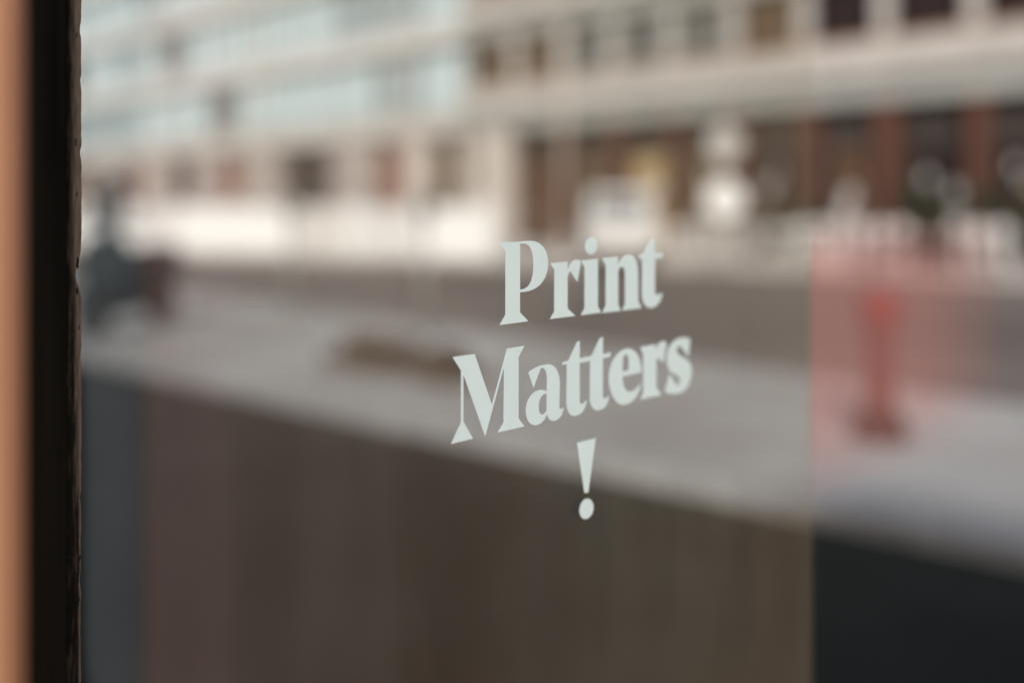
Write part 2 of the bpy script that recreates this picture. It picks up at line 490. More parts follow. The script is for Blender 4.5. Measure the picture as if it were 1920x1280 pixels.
def pale_block():
    b = empty('glazed_building', (-52, FY + 4, 0.11))
    tag(b, 'tall pale block with whitish blue glazing, far down the street behind the white wall', 'building')
    ox, oy, oz = b.location
    x0, x1 = -96.0, -28.42

    def lb(name, m, a0, a1, b0, b1, c0, c1, parent=b):
        return box(name, m, a0 - ox, a1 - ox, b0 - oy, b1 - oy, c0 - oz, c1 - oz, parent)
    lb('wall', 'facade_pale', x0, x1, FY + 0.45, FY + 12, 0.11, 24.0)
    lb('roof', 'roofing', x0 - 0.1, x1 + 0.0, FY - 0.1, FY + 12.1, 24.0, 24.2)
    floors = [4.2, 7.7, 11.2, 14.7, 18.2, 21.7]
    for i, z in enumerate(floors):
        lb('floor_band', 'band' if i < 1 else 'facade_pale', x0, x1, FY - 0.15, FY + 0.449, z, z + 0.95)
    frame = pane = None
    rb = random.Random(4)
    n = 0
    x = x1 - 1.5
    while x > x0 + 1:
        for i, z in enumerate(floors[:-1]):
            loc = (x - ox, FY + 0.2 - oy, z + 0.97 - oz)
            if frame is None:
                frame = link('window', bay_frame(2.7, 2.5, 0.09, 0.16, True), 'frame_pale', b)
                frame.location = loc
                pane = box('pane', 'pane_pale', -1.26, 1.26, 0.05, 0.1, 0.09, 2.41, frame)
            else:
                f = copy_at(frame, loc, b)
                copy_at(pane, (0, 0, 0), f, rb.choice([None, None, None, 'pane_mid', 'pane_mid', 'pane_grey', None]))
        n += 1
        x -= 2.9
    # street level: cream piers with brown doors and dark shop bays between
    bays = [(-30.5, -28.75, 'pane_brown', True), (-34.1, -31.9, 'door_red', False), (-41.5, -37.2, 'core', True), (-47.6, -45.2, 'door_red', False), (-53.0, -50.4, 'core', True),
            (-59.5, -57.0, 'door_red', False), (-67.0, -63.0, 'pane_brown', True), (-76.0, -72.0, 'door_red', True), (-86.0, -82.0, 'pane_brown', True)]
    right = -28.43
    for a0, a1, m_, mull in bays:
        if right - a1 > 0.1:
            lb('column', 'column_pale' if a1 > -36 else 'column_stone', a1 + 0.02, right, FY - 0.02, FY + 0.40, 0.11, 4.2)
        bw = a1 - a0
        f = link('shopfront', bay_frame(bw, 3.9, 0.1, 0.1, mull), 'frame_dark', b)
        f.location = ((a0 + a1) / 2 - ox, FY + 0.3 - oy, 0.02)
        box('pane', m_, -bw / 2 + 0.1, bw / 2 - 0.1, 0.03, 0.08, 0.1, 3.8, f)
        right = a0 - 0.02
    lb('column', 'column_pale', x0 + 0.1, right, FY - 0.02, FY + 0.40, 0.11, 4.2)
    return b


concrete_block()
pale_block()


# ---------------------------------------------------------------- own side: corner shop, frame, added unseen kiosk
shop = empty('corner_shop', (-5, -3, 0))
tag(shop, 'terracotta corner shop with a black painted timber jamb at the left picture edge', 'shop')


def sb(name, m, a0, a1, b0, b1, c0, c1):
    return box(name, m, a0 + 5, a1 + 5, b0 + 3, b1 + 3, c0, c1, shop)


sb('wall', 'shopwall', -40, -0.475, -9, 0.10, 0, 3.3)
sb('roof', 'roofing', -40.1, -0.45, -9.1, 0.12, 3.3, 3.4)
# black jamb: splayed face seen edge-on, its far arris worn to brown and chipped
A, B, C = (-0.4565, 0.1490), (-0.640, 0.2345), (-0.6925, 0.2625)
bm = bmesh.new()
bm_prism(bm, [(A[0] + 5, A[1] + 3), (B[0] + 5, B[1] + 3), (-0.70 + 5, 0.235 + 3), (-0.70 + 5, 0.101 + 3), (-0.476 + 5, 0.101 + 3)], 0, 3.299)
jamb = link('jamb', bm, 'jamb', shop)
jamb["label"] = "black painted timber jamb"
rng = random.Random(11)
zs = [0.0]
while zs[-1] < 3.24:
    zs.append(zs[-1] + (0.0016 if 1.1 < zs[-1] < 1.75 else 0.05))
notches = [(1.453, 0.010, 0.0042), (1.536, 0.004, 0.0011), (1.585, 0.003, 0.0009), (1.395, 0.004, 0.001), (1.30, 0.003, 0.0009), (1.245, 0.004, 0.0012), (1.62, 0.005, 0.0008)]
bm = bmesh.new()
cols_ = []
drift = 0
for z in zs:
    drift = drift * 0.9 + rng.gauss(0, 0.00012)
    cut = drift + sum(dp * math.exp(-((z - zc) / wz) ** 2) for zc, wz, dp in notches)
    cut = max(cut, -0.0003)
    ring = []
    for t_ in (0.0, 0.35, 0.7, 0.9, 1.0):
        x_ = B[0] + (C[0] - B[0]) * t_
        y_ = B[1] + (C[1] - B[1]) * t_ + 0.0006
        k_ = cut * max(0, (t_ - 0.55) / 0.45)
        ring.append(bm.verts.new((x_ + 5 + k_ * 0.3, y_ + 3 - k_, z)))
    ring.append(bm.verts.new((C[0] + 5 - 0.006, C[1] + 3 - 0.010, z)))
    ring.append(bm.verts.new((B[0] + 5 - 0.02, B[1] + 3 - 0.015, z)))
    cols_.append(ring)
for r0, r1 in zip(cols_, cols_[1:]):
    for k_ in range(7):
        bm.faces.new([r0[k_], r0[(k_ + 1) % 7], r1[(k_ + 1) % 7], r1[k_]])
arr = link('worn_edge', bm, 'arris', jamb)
wl = arr.data.attributes.new("wear_skylight", 'FLOAT', 'POINT')
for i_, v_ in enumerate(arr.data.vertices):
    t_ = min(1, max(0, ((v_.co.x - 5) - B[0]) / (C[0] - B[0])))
    reach = 0.95 if v_.co.z > 1.50 else max(0.2, 0.95 - 3.2 * (1.50 - v_.co.z))     # wider brown high up paints in the skylight there
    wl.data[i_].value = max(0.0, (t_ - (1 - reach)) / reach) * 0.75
# little craters and cracks where the paint has come off
for z, t_, rr in [(1.541, .55, .0016), (1.507, .62, .0011), (1.462, .72, .0022), (1.443, .66, .0015), (1.418, .80, .0011), (1.262, .86, .0011), (1.236, .80, .0012), (1.612, .6, .0009)]:
    bm = bmesh.new()
    n_ = 9
    vs_ = []
    cx_, cy_ = B[0] + (C[0] - B[0]) * t_, B[1] + (C[1] - B[1]) * t_
    for layer in (0.0, 0.0010):
        ring = []
        for k_ in range(n_):
            a_ = 2 * math.pi * k_ / n_
            q = rr * rng.uniform(0.35, 1.4)
            du = math.cos(a_) * q * 1.6
            ring.append(bm.verts.new((cx_ + 5 - du * 0.86, cy_ + 3 + du * 0.51 + layer, z + math.sin(a_) * q * 1.5)))
        vs_.append(ring)
    bm.faces.new(vs_[0][::-1]); bm.faces.new(vs_[1])
    for k_ in range(n_):
        bm.faces.new([vs_[0][k_], vs_[0][(k_ + 1) % n_], vs_[1][(k_ + 1) % n_], vs_[1][k_]])
    link('paint_chip', bm, 'chip', jamb)
bm = bmesh.new()
bm_lathe(bm, [(0.0185, 0.0), (0.0185, 3.297)], 48, (-0.4555 + 5, 0.1294 + 3, 0))
link('bead', bm, 'bead', shop)["label"] = "rounded orange timber bead beside the black jamb"

# unseen timber kiosk, added to veil the glass with warm reflection and shade the kerb
kiosk = empty('added_kiosk', (0, 1.2, 0))
tag(kiosk, 'unseen golden timber kiosk with slate blue door, added for its reflection in the lettered glass', 'kiosk')
KX0, KX1, KD, KH = -0.345, 3.2, 0.9, 2.35
box('wall', 'roofing', KX0 + 0.02, KX1 - 0.02, 0.04, KD, 0.0, KH - 0.02, kiosk)
box('roof', 'roofing', KX0 - 0.02, KX1 + 0.12, -0.06, KD + 0.12, KH, KH + 0.09, kiosk)
bd = None
x = KX0
while x < 1.20:
    if bd is None:
        bd = box('board', 'board', 0, 0.1295, 0, 0.036, 0.02, KH - 0.01, kiosk, 0.0015)
        bd.location = (x, 0, 0)
        bd.material_slots[0].link = 'OBJECT'; bd.material_slots[0].material = M['board_dark']
    else:
        copy_at(bd, (x, random.uniform(-0.0006, 0.0006), 0), kiosk, "board_dark" if x < 0.08 else ("board_pale" if x > 0.55 else "board"))
    x += 0.131
while x < 1.70:
    copy_at(bd, (x, random.uniform(-0.003, 0.003), 0), kiosk, 'kiosk_red')
    x += 0.131
dr = box('door', 'kiosk_blue', 1.735, 2.75, -0.01, 0.03, 0.03, KH - 0.03, kiosk, 0.005)
bm = bmesh.new(); bm_tube(bm, [(1.83, -0.05, 1.0), (1.83, -0.05, 1.3)], 0.012); link('handle', bm, 'steel', dr)
x = 2.77
while x < KX1 - 0.1:
    copy_at(bd, (x, 0, 0), kiosk, 'kiosk_blue')
    x += 0.131

# ================================================================ things in the street


def bollard(loc):
    b = empty('bollard', loc)
    tag(b, 'short red cast bollard with a round head and dark foot on the pale pavement', 'bollard')
    bm = bmesh.new(); bm_lathe(bm, [(0.135, 0.0), (0.135, 0.03), (0.125, 0.05), (0.115, 0.12), (0.085, 0.17), (0.07, 0.20)], 28); link('foot', bm, 'red_dark', b)
    bm = bmesh.new(); bm_lathe(bm, [(0.068, 0.19), (0.066, 0.22), (0.060, 0.55), (0.058, 0.62)], 28); link('shaft', bm, 'red_brown', b)
    bm = bmesh.new(); bm_lathe(bm, [(0.060, 0.60), (0.095, 0.625), (0.095, 0.655), (0.075, 0.67), (0.072, 0.70)], 28); link('collar', bm, 'red_brown', b)
    bm = bmesh.new()
    prof = [(0.07, 0.69)] + [(0.108 * math.cos(a_), 0.79 + 0.115 * math.sin(a_)) for a_ in [R(d) for d in range(-45, 89, 12)]] + [(0.004, 0.906)]
    bm_lathe(bm, prof, 28); link('head', bm, 'red', b)
    return b


bollard((-2.80, 5.86, 0.08)).scale = (1.28, 1.28, 1.0)


def white_wall():
    w = empty('white_wall', (-24.0, 18.2, 0.11))
    tag(w, 'long low white wall of panels and piers in front of the far buildings', 'wall')
    pn = pr = None
    n = 13
    for i in range(n):
        x = 4.5 - i * 2.2
        y = i * -0.68
        ang = math.atan2(0.68, 2.2)
        if pn is None:
            pn = box('panel', 'white', -2.06, -0.02, -0.05, 0.05, 0.0, 1.36, w, 0.01)
            pr = box('pier', 'white', -0.14, 0.14, -0.12, 0.12, 0.0, 1.46, w, 0.01)
            o, p = pn, pr
        else:
            o = pn.copy(); COL.objects.link(o); o.parent = w
            p = pr.copy(); COL.objects.link(p); p.parent = w
        if i % 4 in (1, 2):
            o.material_slots[0].link = 'OBJECT'; o.material_slots[0].material = M['white_grey' if i % 4 == 1 else 'white_dull']
        o.location = (x - 0.1, y - 0.04, 0); o.rotation_euler = (0, 0, ang)
        p.location = (x, y, 0); p.rotation_euler = (0, 0, ang)
    return w


white_wall()


def picket_fence(loc, n, label, m='white_dull', step=0.46, h=0.92, rz=0.0):
    f = empty('picket_fence', loc, rz)
    tag(f, label, 'fence', 'white slatted fence lengths along the far pavement')
    L_ = n * step
    for z in (0.18, h - 0.2):
        box('rail', m, -L_ / 2, L_ / 2, 0.022, 0.06, z, z + 0.07, f)
    s0 = None
    for i in range(n):
        xx = -L_ / 2 + (i + 0.5) * step
        if s0 is None:
            s0 = box('slat', m, -0.13, 0.13, -0.02, 0.02, 0.02, h, f, 0.008)
            s0.location = (xx, 0, 0)
        else:
            copy_at(s0, (xx, 0, random.uniform(-0.015, 0.015)), f)
    return f


picket_fence((-13.7, 20.6, 0.11), 8, 'white slatted fence length left of the pole with two round signs', rz=R(8))
picket_fence((-10.9, 21.4, 0.11), 6, 'white slatted fence length straight behind the red bollard', 'white', rz=R(2), h=1.0)
picket_fence((-8.3, 22.0, 0.11), 3, 'short white slatted fence length right of the red bollard', 'white', h=1.0)


def cafe_table(loc, label):
    t_ = empty('cafe_table', loc)
    tag(t_, label, 'table', 'white cafe tables on the far pavement')
    bm = bmesh.new(); bm_lathe(bm, [(0.33, 0.715), (0.35, 0.72), (0.35, 0.745), (0.33, 0.75)], 24); link('table_top', bm, 'white_dull', t_)
    bm = bmesh.new(); bm_tube(bm, [(0, 0, 0.02), (0, 0, 0.714)], 0.03); link('stem', bm, 'black_metal', t_)
    bm = bmesh.new(); bm_lathe(bm, [(0.22, 0), (0.22, 0.012), (0.05, 0.03)], 20); link('base', bm, 'black_metal', t_)


def cafe_chair(loc, rz, label):
    c = empty('cafe_chair', loc, rz)
    tag(c, label, 'chair', 'dark cafe chairs on the far pavement')
    box('seat', 'chair_dark', -0.21, 0.21, -0.2, 0.2, 0.44, 0.475, c, 0.01)
    bm = bmesh.new()
    for k in range(5):
        bm_tube(bm, [(-0.18 + 0.09 * k, 0.19, 0.47), (-0.18 + 0.09 * k, 0.26, 0.84)], 0.012, 6)
    bm_tube(bm, [(-0.2, 0.26, 0.84), (0.2, 0.26, 0.84)], 0.018, 8)
    link('backrest', bm, 'chair_dark', c)
    for sx in (-1, 1):
        for sy in (-1, 1):
            bm = bmesh.new(); bm_tube(bm, [(sx * 0.18, sy * 0.17, 0.44), (sx * 0.2, sy * 0.2, 0)], [0.016, 0.012], 8); link('leg', bm, 'chair_dark', c)


TABLES = [(-12.2, 20.6, 'leftmost'), (-10.0, 20.4, 'second from left'), (-9.35, 21.2, 'middle'), (-8.5, 21.1, 'second from right'), (-7.5, 20.9, 'rightmost')]
for n_, (cx, cy, which) in enumerate(TABLES):
    cafe_table((cx, cy, 0.11), 'small round white cafe table, ' + which + ' of five on the far pavement')
    for side_ in (-1, 1):
        a_ = R((20, -35, 40, -10, 25)[n_])
        cafe_chair((cx + side_ * 0.62 * math.cos(a_), cy + side_ * 0.62 * math.sin(a_), 0.11), a_ - side_ * math.pi / 2,
                   'dark cafe chair on the %s of the %s white cafe table' % ('left' if side_ < 0 else 'right', which))


def streak_post(loc, label, h=6.0):  # posts added to imitate ghosted reflection streaks over the facade
    p = empty('streak_post', loc)
    tag(p, label, 'lamp post', 'pale lamp posts added for ghost streaks across the far facade')
    bm = bmesh.new(); bm_lathe(bm, [(0.12, 0), (0.12, 0.6), (0.08, 0.7)], 18); link('base', bm, 'column_pale', p)
    bm = bmesh.new(); bm_tube(bm, [(0, 0, 0.65), (0, 0, h)], [0.075, 0.05]); link('pole', bm, 'column_pale', p)
    bm = bmesh.new(); bm_tube(bm, [(0, 0, h - 0.05), (-0.1, -0.3, h + 0.2), (-0.15, -0.9, h + 0.28)], 0.03); link('arm', bm, 'column_pale', p)
    hd = box('lamp_head', 'column_pale', -0.27, -0.03, -1.5, -0.8, h + 0.22, h + 0.34, p, 0.02)
    box('lens', 'lamp_clear', -0.23, -0.07, -1.42, -0.9, h + 0.2, h + 0.222, hd)


streak_post((-30.6, 17.6, 0.11), 'pale lamp post added for a ghost streak, furthest left behind the white wall', 7.5)
streak_post((-25.0, 19.4, 0.11), 'pale lamp post added for a ghost streak, behind the middle of the white wall', 7.5)
streak_post((-18.9, 20.4, 0.11), 'pale lamp post added for a ghost streak, at the right end of the white wall', 6.5)


def white_van(loc, rz):
    v = empty('parked_van', loc, rz)
    tag(v, 'small white delivery van parked end-on before the dark shopfronts', 'van')
    w, h = 0.80, 1.75
    prof = [(-1.9, .35), (-1.9, .85), (-1.75, 1.0), (-1.25, 1.1), (-0.75, 1.62), (-0.55, h), (1.75, h), (1.88, 1.6), (1.9, .35)]
    bm = bmesh.new()
    le = [bm.verts.new((-w * (0.86 if z > 1.2 else 1), y, z)) for y, z in prof]
    ri = [bm.verts.new((w * (0.86 if z > 1.2 else 1), y, z)) for y, z in prof]
    bm.faces.new(le); bm.faces.new(ri[::-1])
    for i in range(len(prof)):
        j = (i + 1) % len(prof)
        bm.faces.new([le[i], ri[i], ri[j], le[j]])
    link('body', bm, 'white_grey', v, 0.05)
    bm = bmesh.new()
    q = [(-0.60, -1.20, 1.17), (0.60, -1.20, 1.17), (0.56, -0.80, 1.57), (-0.56, -0.80, 1.57)]
    lo = [bm.verts.new((a_, b_ - 0.035, c_ + 0.03)) for a_, b_, c_ in q]
    hi = [bm.verts.new((a_, b_ + 0.02, c_ - 0.02)) for a_, b_, c_ in q]
    bm.faces.new(lo); bm.faces.new(hi[::-1])
    for i in range(4):
        bm.faces.new([lo[i], hi[i], hi[(i + 1) % 4], lo[(i + 1) % 4]])
    link('windscreen', bm, 'pane_grey', v)
    box('bumper', 'white_dull', -0.78, 0.78, -1.98, -1.84, 0.32, 0.55, v, 0.03)
    for s_ in (-1, 1):
        box('headlight', 'lamp_clear', s_ * 0.62 - 0.13, s_ * 0.62 + 0.13, -1.93, -1.86, 0.72, 0.86, v, 0.02)
        for y in (-1.2, 1.25):
            bm = bmesh.new(); bm_lathe(bm, [(0.2, -0.09), (0.31, -0.09), (0.31, 0.09), (0.2, 0.09)], 20, (s_ * 0.70, y, 0.31), 'X')
            t = link('wheel', bm, 'rubber', v)
            bm = bmesh.new(); bm_lathe(bm, [(0.05, -0.02), (0.19, -0.02), (0.19, 0.02), (0.05, 0.02)], 16, (s_ * 0.78, y, 0.31), 'X')
            link('rim', bm, 'chrome', t)
    return v


white_van((-15.7, 18.9, 0.115), R(42))


def round_signs(loc):
    s_ = empty('sign_post', loc, R(36))
    tag(s_, 'slim pole carrying two round white signs one above the other', 'sign post')
    bm = bmesh.new(); bm_tube(bm, [(0, 0, 0), (0, 0, 3.62)], 0.035); link('pole', bm, 'steel', s_)
    for z, r, m in ((1.60, 0.40, 'white'), (2.72, 0.34, 'sign_white')):
        bm = bmesh.new(); bm_lathe(bm, [(r - 0.03, -0.075), (r, -0.07), (r, -0.045), (r - 0.03, -0.04)], 32, (0, 0, z), 'Y')
        d = link('sign_disc', bm, m, s_)
        bm = bmesh.new(); bm_box(bm, -0.05, 0.05, -0.0395, 0.045, z - 0.03, z + 0.03); link('bracket', bm, 'steel', d)
    return s_


round_signs((-11.36, 17.0, 0.004))


def parking_meter(loc, label, h=1.28):
    p = empty('parking_meter', loc)
    tag(p, label, 'parking meter', 'grey parking meters on the pavement')
    bm = bmesh.new(); bm_lathe(bm, [(0.09, 0), (0.09, 0.02), (0.05, 0.05)], 18); link('base', bm, 'steel', p)
    bm = bmesh.new(); bm_tube(bm, [(0, 0, 0.04), (0, 0, h)], [0.04, 0.035]); link('pole', bm, 'steel', p)
    hd = box('meter_head', 'steel', -0.075, 0.075, -0.06, 0.06, h - 0.01, h + 0.2, p, 0.02)
    bm = bmesh.new(); bm_lathe(bm, [(0.076 * math.cos(R(d)), 0.076 * math.sin(R(d))) for d in (-60, -30, 0, 30, 60, 85)], 18, (0, 0, h + 0.19)); link('cap', bm, 'steel', hd)
    box('display', 'pane_dark', -0.045, 0.045, -0.066, -0.058, h + 0.07, h + 0.15, hd)
    return p


def ground_at(px, py, z=0.08):
    """Point of the pavement seen at a given bearing, used once to place street furniture."""
    t = (EYE - z) * 1867 / (py - 385)
    u = (px - 960) / 1867
    th = R(45.8)
    return (t * (-math.sin(th) + math.cos(th) * u), t * (math.cos(th) + math.sin(th) * u), z)


def scooter(loc, rz):
    s_ = empty('scooter', loc, rz)
    tag(s_, 'dark teal scooter with a tall windscreen parked beside the black jamb', 'scooter')
    wheels = []
    for y in (-0.66, 0.62):
        bm = bmesh.new(); bm_lathe(bm, [(0.16, -0.055), (0.235, -0.05), (0.25, 0.0), (0.235, 0.05), (0.16, 0.055)], 28, (0, y, 0.25), 'X')
        w = link('wheel', bm, 'rubber', s_)
        bm = bmesh.new(); bm_lathe(bm, [(0.03, -0.04), (0.155, -0.03), (0.155, 0.03), (0.03, 0.04)], 20, (0, y, 0.25), 'X')
        link('rim', bm, 'chrome', w)

    def shell(name, secs, m):
        # secs: (y, z_low, z_high, half width)
        bm = bmesh.new()
        rings = []
        for y, zl, zh, hw in secs:
            ring = []
            for k in range(12):
                a_ = 2 * math.pi * k / 12
                ring.append(bm.verts.new((hw * math.copysign(abs(math.cos(a_)) ** 0.6, math.cos(a_)), y, (zl + zh) / 2 + (zh - zl) / 2 * math.copysign(abs(math.sin(a_)) ** 0.6, math.sin(a_)))))
            rings.append(ring)
        for r0, r1 in zip(rings, rings[1:]):
            for k in range(12):
                f_ = bm.faces.new([r0[k], r0[(k + 1) % 12], r1[(k + 1) % 12], r1[k]]); f_.smooth = True
        bm.faces.new(rings[0][::-1]); bm.faces.new(rings[-1])
        return link(name, bm, m, s_)
    shell('front_apron', [(-0.62, 0.60, 0.86, 0.12), (-0.55, 0.40, 1.02, 0.24), (-0.42, 0.28, 1.04, 0.27), (-0.36, 0.27, 1.0, 0.22)], 'teal')
    shell('mudguard', [(-0.95, 0.36, 0.48, 0.05), (-0.80, 0.42, 0.58, 0.09), (-0.62, 0.44, 0.62, 0.10), (-0.5, 0.40, 0.56, 0.09)], 'teal')
    shell('footboard', [(-0.42, 0.22, 0.34, 0.21), (0.1, 0.22, 0.34, 0.21)], 'black_metal')
    shell('rear_body', [(0.02, 0.26, 0.70, 0.17), (0.2, 0.34, 0.76, 0.24), (0.6, 0.44, 0.78, 0.22), (0.92, 0.60, 0.76, 0.10)], 'teal')
    shell('saddle', [(0.0, 0.70, 0.80, 0.14), (0.2, 0.75, 0.85, 0.19), (0.55, 0.77, 0.89, 0.18), (0.82, 0.78, 0.87, 0.12)], 'seat')
    shell('headset', [(-0.60, 1.02, 1.14, 0.11), (-0.5, 0.98, 1.18, 0.16), (-0.36, 1.02, 1.14, 0.10)], 'teal')
    bm = bmesh.new(); bm_tube(bm, [(-0.36, -0.36, 1.10), (-0.12, -0.45, 1.12), (0.12, -0.45, 1.12), (0.36, -0.36, 1.10)], 0.018)
    hb = link('handlebar', bm, 'black_metal', s_)
    for sd in (-1, 1):
        bm = bmesh.new(); bm_tube(bm, [(sd * 0.26, -0.42, 1.12), (sd * 0.34, -0.46, 1.30)], 0.008); bm_lathe(bm, [(0.03, -0.012), (0.06, -0.008), (0.06, 0.008), (0.03, 0.012)], 16, (sd * 0.36, -0.46, 1.35), 'Y')
        link('mirror', bm, 'black_metal', hb)
    bm = bmesh.new()
    for i in range(7):
        z = 1.10 + 0.09 * i
        hw = 0.20 - 0.022 * i
        ring = [bm.verts.new((hw * math.sin(R(d)), -0.60 + 0.05 * i + 0.10 * (1 - math.cos(R(d))), z)) for d in range(-80, 81, 16)]
        if i:
            for k in range(10):
                bm.faces.new([prev[k], prev[k + 1], ring[k + 1], ring[k]])
        prev = ring
    bmesh.ops.solidify(bm, geom=list(bm.faces), thickness=0.005)
    link('windscreen', bm, 'black_metal', s_)
    box('headlight', 'lamp_clear', -0.09, 0.09, -0.635, -0.59, 1.03, 1.13, s_, 0.015)
    box('tail_light', 'lamp_red', -0.07, 0.07, 0.91, 0.94, 0.64, 0.73, s_, 0.01)
    bm = bmesh.new(); bm_tube(bm, [(0.1, 0.1, 0.24), (0.22, 0.2, 0.0)], 0.012); link('stand', bm, 'steel', s_)
    return s_


sc_ = scooter(ground_at(246, 622), R(36))
sc_.scale = (1.08, 1.08, 1.08)
parking_meter(ground_at(545, 600), 'slim grey parking meter left of the planting beds')
parking_meter(ground_at(795, 632), 'slim grey parking meter behind the planting beds')


def planting_bed(loc, label, L_, W_, seed):
    rg = random.Random(seed)
    b = empty('planting_bed', loc)
    tag(b, label, 'planting bed', 'brown planting beds on the pavement')
    bm = bmesh.new()
    for q in ((-L_ / 2, L_ / 2, -W_ / 2, -W_ / 2 + 0.06), (-L_ / 2, L_ / 2, W_ / 2 - 0.06, W_ / 2), (-L_ / 2, -L_ / 2 + 0.06, -W_ / 2 + 0.06, W_ / 2 - 0.06), (L_ / 2 - 0.06, L_ / 2, -W_ / 2 + 0.06, W_ / 2 - 0.06)):
        bm_box(bm, *q, 0, 0.10)
    link('edging', bm, 'terracotta', b)
    bm = bmesh.new()
    n = 12
    g = [[bm.verts.new((-L_ / 2 + 0.06 + (L_ - 0.12) * i / n, -W_ / 2 + 0.06 + (W_ - 0.12) * j / n, 0.06 + 0.07 * math.sin(math.pi * i / n) * math.sin(math.pi * j / n) + rg.uniform(0, 0.02))) for j in range(n + 1)] for i in range(n + 1)]
    for i in range(n):
        for j in range(n):
            bm.faces.new([g[i][j], g[i + 1][j], g[i + 1][j + 1], g[i][j + 1]])
    link('soil', bm, 'soil', b)
    bm = bmesh.new()
    for i in range(420):
        p = Vector((rg.uniform(-L_ / 2 + .08, L_ / 2 - .08), rg.uniform(-W_ / 2 + .08, W_ / 2 - .08), rg.uniform(0.10, 0.27)))
        d = Vector((rg.gauss(0, 1), rg.gauss(0, 1), rg.gauss(0, .6))).normalized()
        n_ = d.orthogonal().normalized()
        s1 = rg.uniform(0.025, 0.05)
        v4 = [p - d * s1, p + n_ * s1 * .45, p + d * s1, p - n_ * s1 * .45]
        bm.faces.new([bm.verts.new(v) for v in v4])
    o = link('foliage', bm, 'leaf_brown', b)
    o["kind"] = "stuff"
    return b


planting_bed(ground_at(715, 688), 'low bronze-leaved planting bed between the two parking meters', 1.0, 0.6, 3)
planting_bed(ground_at(842, 715), 'small bronze-leaved planting bed above the letter M', 0.5, 0.4, 5)


def shrub(loc, label, r, h, seed):
    rg = random.Random(seed)
    b = empty('shrub', loc)
    tag(b, label, 'shrub', 'dark shrubs behind the far fence')
    for i in range(5):
        a_ = rg.uniform(0, 6.28)
        bm = bmesh.new(); bm_tube(bm, [(0, 0, 0), (0.3 * r * math.cos(a_), 0.3 * r * math.sin(a_), h * .4), (0.6 * r * math.cos(a_), 0.6 * r * math.sin(a_), h * .8)], [0.03, 0.02, 0.008], 6)
        link('stem', bm, 'twig', b)
    bm = bmesh.new()
    clumps = [(rg.gauss(0, r * .45), rg.gauss(0, r * .45), h * rg.uniform(.3, .95), r * rg.uniform(.25, .45)) for _ in range(14)]
    for i in range(1500):
        cx, cy, cz, cr = rg.choice(clumps)
        d = Vector((rg.gauss(0, 1), rg.gauss(0, 1), rg.gauss(0, 1))).normalized()
        p = Vector((cx, cy, cz)) + d * cr * rg.uniform(.5, 1)
        e_ = Vector((rg.gauss(0, 1), rg.gauss(0, 1), rg.gauss(0, 1))).normalized()
        n_ = e_.orthogonal().normalized()
        s1 = rg.uniform(0.05, 0.1)
        bm.faces.new([bm.verts.new(v) for v in (p - e_ * s1, p + n_ * s1 * .5, p + e_ * s1, p - n_ * s1 * .5)])
    o = link('crown', bm, 'leaf', b)
    return b


shrub((-13.1, 22.6, 0.11), 'dark shrub beyond the slatted fence, left of the red bollard', 0.9, 1.6, 1)
shrub((-9.9, 22.8, 0.11), 'dark shrub beyond the slatted fence, right of the red bollard', 0.8, 1.8, 2)
shrub((-8.0, 23.2, 0.11), 'dark shrub at the far right beyond the slatted fence', 0.8, 1.7, 4)

# ================================================================ the glass and its lettering
GX = -0.49
door = empty('glass_screen', (GX, 0.5, 0))
tag(door, 'clear glass screen with white serif lettering reading Print Matters !', 'glass screen')
bm = bmesh.new(); bm_box(bm, -0.004, 0, 0.189 - 0.5, 0.885 - 0.5, 0.02, 3.2)
link('pane', bm, 'glass', door)

